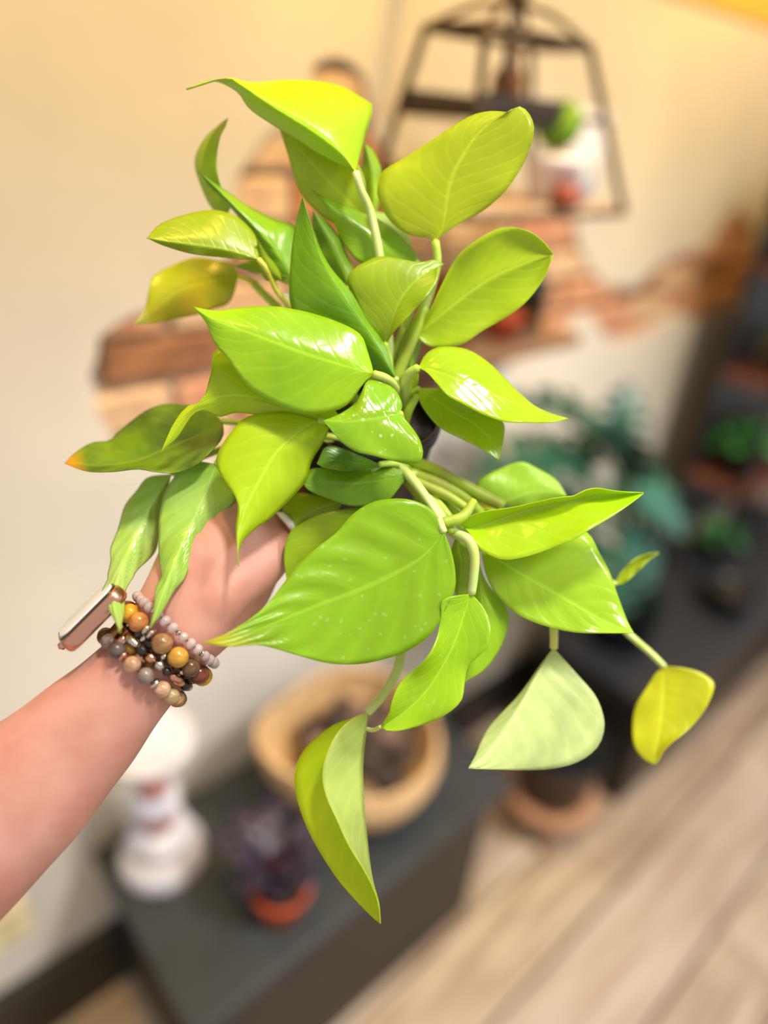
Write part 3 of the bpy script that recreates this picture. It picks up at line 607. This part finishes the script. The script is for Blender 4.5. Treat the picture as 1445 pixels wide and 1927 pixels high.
leaf((896, 1036), (872, 1285), [(905, 1110), (908, 1190)], [(880, 1080), (868, 1180), (862, 1250)], [(914, 1092), (950, 1140), (957, 1175), (940, 1222), (912, 1260)], (.438, .435, .432), srgb(158, 212, 16), MID, pet=[(880, 990, .444), (820, 920, .452)])
leaf((858, 1010), (862, 1130), [(868, 1060)], [(848, 1040), (850, 1095)], [(890, 1045), (884, 1105)], (.434, .432, .43), srgb(176, 208, 30), None, pet=[(840, 970, .444), (800, 920, .452)])
# --- right
leaf((787, 692), (1070, 787), [(812, 696), (864, 715), (922, 741), (972, 759), (1010, 776)], [(799, 668), (821, 654), (846, 652), (875, 656), (900, 668), (929, 690), (954, 715), (979, 740), (1008, 764), (1038, 777)], [(803, 700), (824, 724), (842, 744), (871, 760), (905, 778), (950, 793), (990, 795), (1040, 794)],
     (.424, .416, .424), srgb(192, 222, 10), srgb(184, 216, 10), .016, -.006, pet=[(770, 703, .428), (763, 724, .436), (768, 760, .45)], rough=.14, pw=.003)
leaf((788, 730), (939, 866), [(842, 768), (898, 802), (930, 840)], [(790, 755), (810, 787), (835, 809), (871, 827), (900, 841), (925, 857)], [(830, 732), (864, 755), (922, 780), (948, 796), (947, 830)], (.442, .436, .432), srgb(184, 216, 20), srgb(172, 206, 20), -.004, .004, pet=[(772, 750, .448), (762, 790, .454)], rough=.22)
leaf((755, 782), (786, 692), [(766, 738)], [(746, 745), (755, 708)], [(778, 755), (786, 718)], (.452, .446, .444), srgb(168, 196, 20), None, .004, -.004)
leaf((945, 948), (1067, 934), [(990, 928), (1030, 924)], [(895, 925), (900, 905), (936, 884), (979, 869), (1010, 881), (1046, 903)], [(1000, 965), (1040, 952)], (.466, .466, .466), srgb(172, 212, 60), srgb(182, 216, 80), pet=[(900, 925, .464), (850, 900, .46), NODE2], pw=.003)
leaf((872, 992), (1211, 928), [(900, 992), (986, 961), (1060, 945), (1120, 934)], [(866, 984), (900, 966), (972, 954), (1044, 938), (1080, 934), (1096, 925), (1122, 919), (1160, 925)], [(886, 1005), (904, 1032), (929, 1048), (958, 1053), (1008, 1042), (1044, 1028), (1080, 1014), (1106, 998), (1152, 971), (1188, 946)],
     (.428, .424, .420), srgb(186, 226, 8), LIME, -.010, -.018, pet=[(840, 965, .440), NODE2], rough=.13)
leaf((906, 1034), (1193, 1191), [(980, 1080), (1060, 1126), (1130, 1166)], [(960, 1000), (1040, 988), (1102, 1000), (1127, 1039), (1148, 1079), (1163, 1122), (1181, 1169)], [(909, 1056), (918, 1090), (936, 1122), (965, 1151), (1008, 1172), (1062, 1187), (1098, 1191), (1145, 1191)],
     (.442, .436, .432), srgb(164, 214, 40), srgb(154, 204, 30), .010, -.006, pet=[(870, 985, .448), (830, 940, .452)], rough=.2, quilt=.0005)
# --- hanging tips
leaf((692, 1340), (715, 1738), [(686, 1394), (682, 1440), (684, 1505), (688, 1555), (696, 1626), (704, 1668), (713, 1702)], [(658, 1353), (629, 1363), (594, 1388), (568, 1417), (554, 1455), (557, 1497), (571, 1542), (594, 1591), (633, 1652), (665, 1690), (700, 1726)],
     [(666, 1350), (637, 1375), (616, 1414), (606, 1456), (613, 1498), (633, 1543), (655, 1591), (681, 1633), (700, 1668), (711, 1702)], (.440, .424, .402), srgb(218, 236, 4), srgb(212, 232, 6), .002, -.020, pet=[(713, 1317, .440), (739, 1279, .44), (752, 1243, .44), (758, 1180, .442), (770, 1050, .452), (790, 930, .458)], pw=.0032, petm=M_petw, transl=.62, undc=srgb(220, 234, 140), label='lowest hanging leaf folded along its midrib')
tube('tendril', [Q(691, 1372, .434), Q(703, 1374, .424), Q(716, 1368, .412)], .0012, M_petw, plant, 6)
leaf((1042, 1220), (882, 1446), [(1008, 1274), (979, 1328), (943, 1388), (912, 1425)], [(1018, 1252), (979, 1306), (925, 1362), (907, 1392), (894, 1424)], [(1054, 1234), (1083, 1266), (1119, 1308), (1134, 1344), (1136, 1373), (1126, 1402), (1105, 1423), (1076, 1438), (1040, 1446), (997, 1449), (932, 1448)],
     (.452, .440, .424), srgb(186, 214, 60), None, .010, .004, under=True, pet=[(1042, 1184, .453), (1035, 1120, .456), (980, 1010, .458), (880, 930, .46)], transl=.5, undc=srgb(230, 244, 168), pw=.003, petm=M_pety, quilt=.0009, label='pale underside of a hanging leaf on the right')
leaf((1249, 1254), (1232, 1439), [(1246, 1310), (1240, 1372)], [(1234, 1266), (1216, 1294), (1195, 1330), (1189, 1366), (1193, 1405), (1210, 1428)], [(1285, 1257), (1317, 1265), (1339, 1279), (1344, 1294), (1328, 1333), (1299, 1369), (1267, 1394), (1249, 1412), (1239, 1431)],
     (.490, .484, .474), YEL, YEL2, .004, -.006, pet=[(1224, 1229, .486), (1195, 1204, .48), (1160, 1170, .475), (1020, 1020, .465), (880, 930, .46)], pw=.0026, petm=M_petw, label='small yellow leaf at the far right')
leaf((1158, 1098), (1240, 1040), [(1180, 1074), (1210, 1052)], [(1166, 1082), (1190, 1056), (1215, 1044)], [(1172, 1098), (1196, 1078), (1220, 1054)], (.478, .480, .482), srgb(190, 206, 40), None, -.006, -.006, pet=[(1100, 1080, .472), (980, 1000, .465), (880, 930, .46)], label='slim rolled new leaf')
# --- vines over the rim
M_vine = mat('vine', srgb(172, 200, 50), .5, col2=srgb(150, 160, 50), scale=40)
for pts, r in (([(745, 862, .458), (787, 872, .45), (835, 893, .448), (893, 925, .452), (945, 950, .458)], .0036), ([(735, 878, .458), (767, 890, .45), (820, 908, .446), (870, 935, .45), (905, 965, .455)], .0040),
               ([(740, 890, .456), (782, 907, .446), (839, 932, .442), (880, 958, .44)], .0034), ([(745, 880, .452), (775, 915, .440), (800, 945, .432), (830, 985, .425), (850, 1000, .424)], .0030),
               ([(833, 985, .420), (871, 972, .422), (891, 943, .43)], .0030), ([(735, 760, .458), (750, 700, .452), (775, 640, .45), (800, 580, .45)], .0036), ([(725, 770, .46), (735, 690, .456), (760, 620, .454)], .0032),
               ([(760, 800, .448), (770, 770, .440), (785, 745, .438)], .0026), ([(700, 780, .462), (600, 690, .470), (540, 600, .474), (478, 534, .480)], .003)):
    tube('vine', [Q(*p) for p in pts], [r*1.1, r, r*.8], M_vine, plant, 8)
# --- pot
pax = Vector((0, 0, 1))*.93-FWD*.25+RT*.02; pax.normalize()
M_npot = mat('nursery_pot', srgb(22, 22, 23), .4)
PR = .046
lathe('pot', [(.001, -.088), (PR*.74, -.088), (PR*.76, -.084), (PR*.93, -.012), (PR*.98, -.010), (PR*1.0, -.006), (PR*1.0, 0), (PR*.95, 0), (PR*.92, -.012), (PR*.72, -.08), (.001, -.082)], M_npot, Q(692, 770, .470), pax, plant, 48, False)
lathe('soil', [(.001, -.010), (PR*.915, -.0125), (.001, -.0135)], M_soil, Q(692, 770, .470), pax, plant, 32, False)
# white plant tag stuck in the soil
tg = [Q(612, 770, .466), Q(575, 660, .460), Q(541, 552, .453)]
tv = []
for p in tg:
    for q in (-.0045, .0045):
        for t_ in (-.0003, .0003): tv.append(p+RT*q+FWD*t_)
tf = [(0, 2, 3, 1), (8, 9, 11, 10)]
for i in (0, 4): tf += [(i, i+4, i+6, i+2), (i+1, i+3, i+7, i+5), (i, i+1, i+5, i+4), (i+2, i+6, i+7, i+3)]
tag(link('plant_tag', pydata('plant_tag', tv, tf), mat('white_tag', srgb(240, 240, 236), .5), smooth=False), 'slim white plant tag stuck in the soil behind the upright leaves', 'plant tag')
# ================================================================== FOREARM AND HAND
M_skin = mat('skin', srgb(208, 152, 136), .52, col2=srgb(192, 128, 110), scale=38, bump=.3, sss=.14, contrast=(.32, .72), detail=9)
def loft(rings, seg=40):
    """rings: px centre, nominal depth, half width across (px), half depth (m), lean of the section; across = image-plane normal of the limb"""
    c = [Q(r[0], r[1], r[2]) for r in rings]; v = []; f = []
    n = 44; cc = cr(c, n); idx = [i/(len(rings)-1) for i in range(len(rings))]
    cs = [0]
    for i in range(1, len(c)): cs.append(cs[-1]+(c[i]-c[i-1]).length)
    def samp(k, t):
        s = t*cs[-1]
        for i in range(len(cs)-1):
            if s <= cs[i+1]+1e-9:
                u = (s-cs[i])/(cs[i+1]-cs[i]); u = u*u*(3-2*u)*.5+u*.5; return rings[i][k]*(1-u)+rings[i+1][k]*u
        return rings[-1][k]
    for i in range(n):
        t = i/(n-1); T = (cc[min(n-1, i+1)]-cc[max(0, i-1)]).normalized(); view = (cc[i]-O).normalized()
        e1 = T.cross(view).normalized(); e2 = e1.cross(T).normalized()
        depth = (cc[i]-O).dot(FWD); a1 = samp(3, t)*depth/F; a2 = samp(4, t)
        for k in range(seg):
            a = 2*math.pi*k/seg; ca, sa = math.cos(a), math.sin(a); p = .9
            v.append(cc[i]+e1*(a1*math.copysign(abs(ca)**p, ca))+e2*(a2*math.copysign(abs(sa)**p, sa)))
    for i in range(n-1):
        for k in range(seg): f.append((i*seg+k, i*seg+(k+1) % seg, (i+1)*seg+(k+1) % seg, (i+1)*seg+k))
    f.append(tuple(range(seg-1, -1, -1))); f.append(tuple((n-1)*seg+k for k in range(seg)))
    return v, f
parts = [loft([(-330, 1830, .372, 175, .043), (-120, 1640, .385, 152, .040), (40, 1492, .398, 134, .035), (150, 1385, .408, 110, .029), (240, 1290, .415, 88, .0245), (295, 1230, .420, 78, .0225), (350, 1160, .430, 98, .026), (400, 1090, .446, 112, .033), (445, 1020, .462, 100, .033), (470, 965, .470, 76, .028)])]
def finger(pts, radii): parts.append(tube_data([Q(*p) for p in pts], [r for r in radii], 16, 30))
finger([(350, 1175, .428), (415, 1118, .430), (472, 1078, .438), (512, 1040, .448), (530, 1006, .454)], [.019, .0205, .0170, .0140, .0105])
finger([(350, 1160, .428), (420, 1095, .436), (462, 1050, .444), (505, 1015, .452)], [.020, .021, .018, .012])
finger([(370, 1140, .436), (425, 1075, .444), (468, 1025, .452), (495, 985, .458)], [.024, .026, .021, .014])
finger([(450, 960, .470), (485, 890, .490), (570, 870, .530), (670, 868, .540), (735, 880, .534)], [.0125, .0105, .0095, .0085, .0068])
finger([(460, 985, .480), (500, 930, .508), (580, 918, .540), (680, 920, .548), (755, 932, .540)], [.0125, .0105, .0095, .0085, .0068])
finger([(462, 1015, .484), (512, 975, .514), (590, 968, .542), (685, 972, .548), (745, 982, .540)], [.012, .010, .009, .008, .0064])
finger([(458, 1045, .482), (515, 1022, .510), (590, 1015, .534), (660, 1018, .538), (705, 1024, .532)], [.011, .0088, .008, .0072, .0056])
allv, allf = [], []
for v, f in parts:
    o_ = len(allv); allv += v; allf += [tuple(i+o_ for i in q) for q in f]
tmp = bpy.data.objects.new('tmp', pydata('tmp', allv, allf)); C.objects.link(tmp)
rm = tmp.modifiers.new('r', 'REMESH'); rm.mode = 'VOXEL'; rm.voxel_size = .0016
sm = tmp.modifiers.new('s', 'SMOOTH'); sm.factor = .5; sm.iterations = 24
dg = bpy.context.evaluated_depsgraph_get(); hm = bpy.data.meshes.new_from_object(tmp.evaluated_get(dg)); bpy.data.objects.remove(tmp)
hm.name = 'person'
person = link('person', hm, M_skin); tag(person, 'bare forearm and hand reaching in from the left gripping the plant pot', 'person')
# white painted thumb nail
M_nail = mat('white_nail', srgb(240, 232, 228), .2)
nv_, nf_ = tube_data([Q(519, 964, .447), Q(533, 972, .444), Q(546, 986, .443), Q(557, 1003, .445)], [.0006, .0021, .0022, .0008], 10, 20)
nl = link('nail', pydata('nail', nv_, nf_), M_nail, person); nl['label'] = 'white painted nail edge'

# ================================================================== BRACELETS AND WATCH
wa, wb = Q(255, 1272, .416), Q(345, 1176, .428)
WT = (wb-wa).normalized()
def wrist(x, y, d): 
    c = Q(x, y, d); e1 = WT.cross((c-O).normalized()).normalized()
    if e1.dot(-UP) < 0: e1 = -e1
    e2 = e1.cross(WT).normalized()
    if e2.dot(O-c) < 0: e2 = -e2
    return c, e1, e2
def ring_pt(c, e1, e2, a1, a2, th, sl=0): return c+e1*(a1*math.cos(th))+e2*(a2*math.sin(th))+WT*(sl*math.sin(th))
def ball(name, c, r, ma, parent, sq=1.0, ax=None):
    pr = [(r*math.sin(math.pi*i/10)+1e-5, -r*sq*math.cos(math.pi*i/10)) for i in range(11)]
    return lathe(name, pr, ma, c, ax or WT, parent, 16, False)
BM = {k: mat('bead_'+k, srgb(*a), .22, col2=srgb(*b), scale=160, stretch=(1, 1, 3)) for k, (a, b) in dict(yellow=((206, 158, 60), (184, 128, 50)), tan=((176, 132, 84), (140, 96, 58)), orange=((196, 132, 70), (168, 104, 50)),
      gold=((220, 166, 40), (196, 140, 30)), red=((130, 66, 44), (104, 50, 34)), grey=((140, 124, 112), (110, 96, 88)), dgrey=((112, 98, 90), (88, 78, 72)), cream=((206, 168, 132), (170, 124, 92)), sand=((190, 164, 116), (160, 130, 90)), brown=((120, 88, 56), (92, 64, 40))).items()}
M_rose = mat('rose_gold', srgb(214, 160, 136), .22, metal=1); M_silver = mat('silver', srgb(214, 206, 196), .2, metal=1); M_jet = mat('jet_bead', srgb(40, 36, 32), .25); M_cryst = mat('clear_crystal', srgb(238, 214, 208), .06, trans=.45)
M_cord = mat('dark_cord', srgb(60, 46, 40), .8)
def strand(name, label, cx, cy, d, a1, a2, r, seq, sl=0):
    c, e1, e2 = wrist(cx, cy, d); o = empty(name, c, label, 'bracelet')
    N = 72; cum = [0]; pts = [ring_pt(c, e1, e2, a1, a2, -math.pi/2+2*math.pi*k/N*1.0, sl) for k in range(N+1)]
    v, f = tube_data(pts, [.0008], 6, N+1, caps=False); link('cord', pydata('cord', v, f), M_cord, o)
    for i in range(N): cum.append(cum[-1]+(pts[i+1]-pts[i]).length)
    tot = cum[-1]; s = 0; i = 0
    while s < tot-r*1.2:
        kind, rr, sq = seq[i % len(seq)]; rr *= r; half = rr*sq; s2 = s+half
        k = max(q for q in range(N+1) if cum[q] <= min(s2, tot-1e-6)); k = min(k, N-1); t = (s2-cum[k])/(cum[k+1]-cum[k]); p = pts[k].lerp(pts[k+1], t); ax = (pts[k+1]-pts[k]).normalized()
        mm = kind if not isinstance(kind, str) else BM[kind]
        ball('bead', p, rr, mm, o, sq, ax); s += 2*half+.0002; i += 1
strand('wooden_bead_bracelet', 'bracelet of small brown and grey stone beads nearest the forearm', 268, 1256, .4155, .0262, .0275, .0043,
       [('grey', 1, 1), ('cream', 1, 1), (M_rose, .7, .5), ('dgrey', 1, 1), ('grey', 1, 1), ('brown', 1, 1), ('tan', 1, .9), ('sand', 1, 1), ('cream', 1, 1), (M_silver, .7, .5)])
strand('metal_bead_bracelet', 'thin bracelet of rose gold bars and black beads between the stone beads', 289, 1235, .418, .0250, .0262, .0028,
       [(M_rose, 1, 2.2), (M_jet, .8, 1), (M_silver, 1, 1), (M_rose, 1, 1), (M_jet, 1, 1), (M_silver, .9, 2.2), (M_jet, 1, 1.6)])
strand('large_bead_bracelet', 'bracelet of large yellow and brown wooden beads', 311, 1211, .421, .0272, .0282, .0054,
       [('yellow', 1, 1), ('tan', 1, 1), (M_silver, .6, .5), (M_silver, .6, .5), ('orange', 1, 1), ('gold', 1, 1), ('red', 1, 1), ('brown', .9, 1)])
strand('dark_bead_bracelet', 'narrow bracelet of shiny black and silver beads tucked beside the large wooden beads', 301, 1223, .4195, .0246, .0254, .0024, [(M_jet, 1, 1), (M_silver, .9, .8), (M_jet, 1, 1)])
strand('crystal_bracelet', 'sparkling clear crystal bead bracelet nearest the hand', 332, 1186, .424, .0280, .0285, .0030, [(M_cryst, 1, .85), (M_cryst, 1, .85), (M_cryst, .9, .9), (M_silver, .6, .5)])
# watch on the back of the wrist, seen from its edge
c, e1, e2 = wrist(268, 1226, .419)
wd_ = -(e1*.97+e2*-.24).normalized(); 
wt = empty('smart_watch', c, 'rose gold smartwatch with a white glint painted over its screen on the back of the wrist', 'watch')
wn = (-e1*.93+e2*.22).normalized(); wu = WT; wv = wn.cross(wu).normalized()
wc_ = c+wn*.0325+WT*-.002
def slab(name, cen, hu, hv, h0, h1, ma, parent, bev=.003):
    bm = bmesh.new(); bmesh.ops.create_cube(bm, size=1)
    for q in bm.verts: q.co = Vector((q.co.x*2*hu, q.co.y*2*hv, q.co.z*(h1-h0)+(h0+h1)/2))
    bmesh.ops.bevel(bm, geom=[e for e in bm.edges if abs((e.verts[0].co-e.verts[1].co).z) > 1e-5], offset=min(hu, hv)*.45, segments=5, affect='EDGES', profile=.5)
    if bev: bmesh.ops.bevel(bm, geom=[e for e in bm.edges if abs((e.verts[0].co-e.verts[1].co).z) < 1e-5 and len(e.link_faces) == 2 and e.calc_face_angle(0) > .8], offset=bev, segments=3, affect='EDGES', profile=.5)
    me = bmesh_to(name, bm); mx = Matrix((wu, wv, wn)).transposed().to_4x4(); mx.translation = cen; me.transform(mx); return link(name, me, ma, parent)
slab('case', wc_, .020, .017, -.004, .0048, M_rose, wt, .0025)
scn = slab('screen', wc_, .0175, .0145, .0049, .0062, mat('watch_glass_painted_glint', srgb(230, 228, 226), .08), wt, .0006)  # near-white base colour paints the highlight onto the whole screen
slab('bezel', wc_, .0188, .0158, .0042, .0054, M_jet, scn, .0005)
tube('crown', [wc_+wu*-.0195+wv*.004, wc_+wu*-.0225+wv*.004], .0022, M_rose, wt, 12)
for sgn in (-1, 1):
    for k in range(9):
        th = math.pi+sgn*(.46+k*.28) if False else None
for k in range(17):
    th = math.radians(180+42+k*(276/16)) ; p = ring_pt(c+WT*-.002, e1, e2, .0242, .0248, th); nrm = (e1*math.cos(th)/.0242+e2*math.sin(th)/.0248).normalized()
    tn = WT.cross(nrm).normalized(); bm = bmesh.new(); bmesh.ops.create_cube(bm, size=1)
    for q in bm.verts: q.co = Vector((q.co.x*.013, q.co.y*.0068, q.co.z*.0016))
    bmesh.ops.bevel(bm, geom=bm.edges[:], offset=.0005, segments=2, affect='EDGES'); me = bmesh_to('strap_link', bm); mx = Matrix((WT, tn, nrm)).transposed().to_4x4(); mx.translation = p; me.transform(mx)
    link('strap_link', me, M_rose if k % 2 else M_brass, wt)
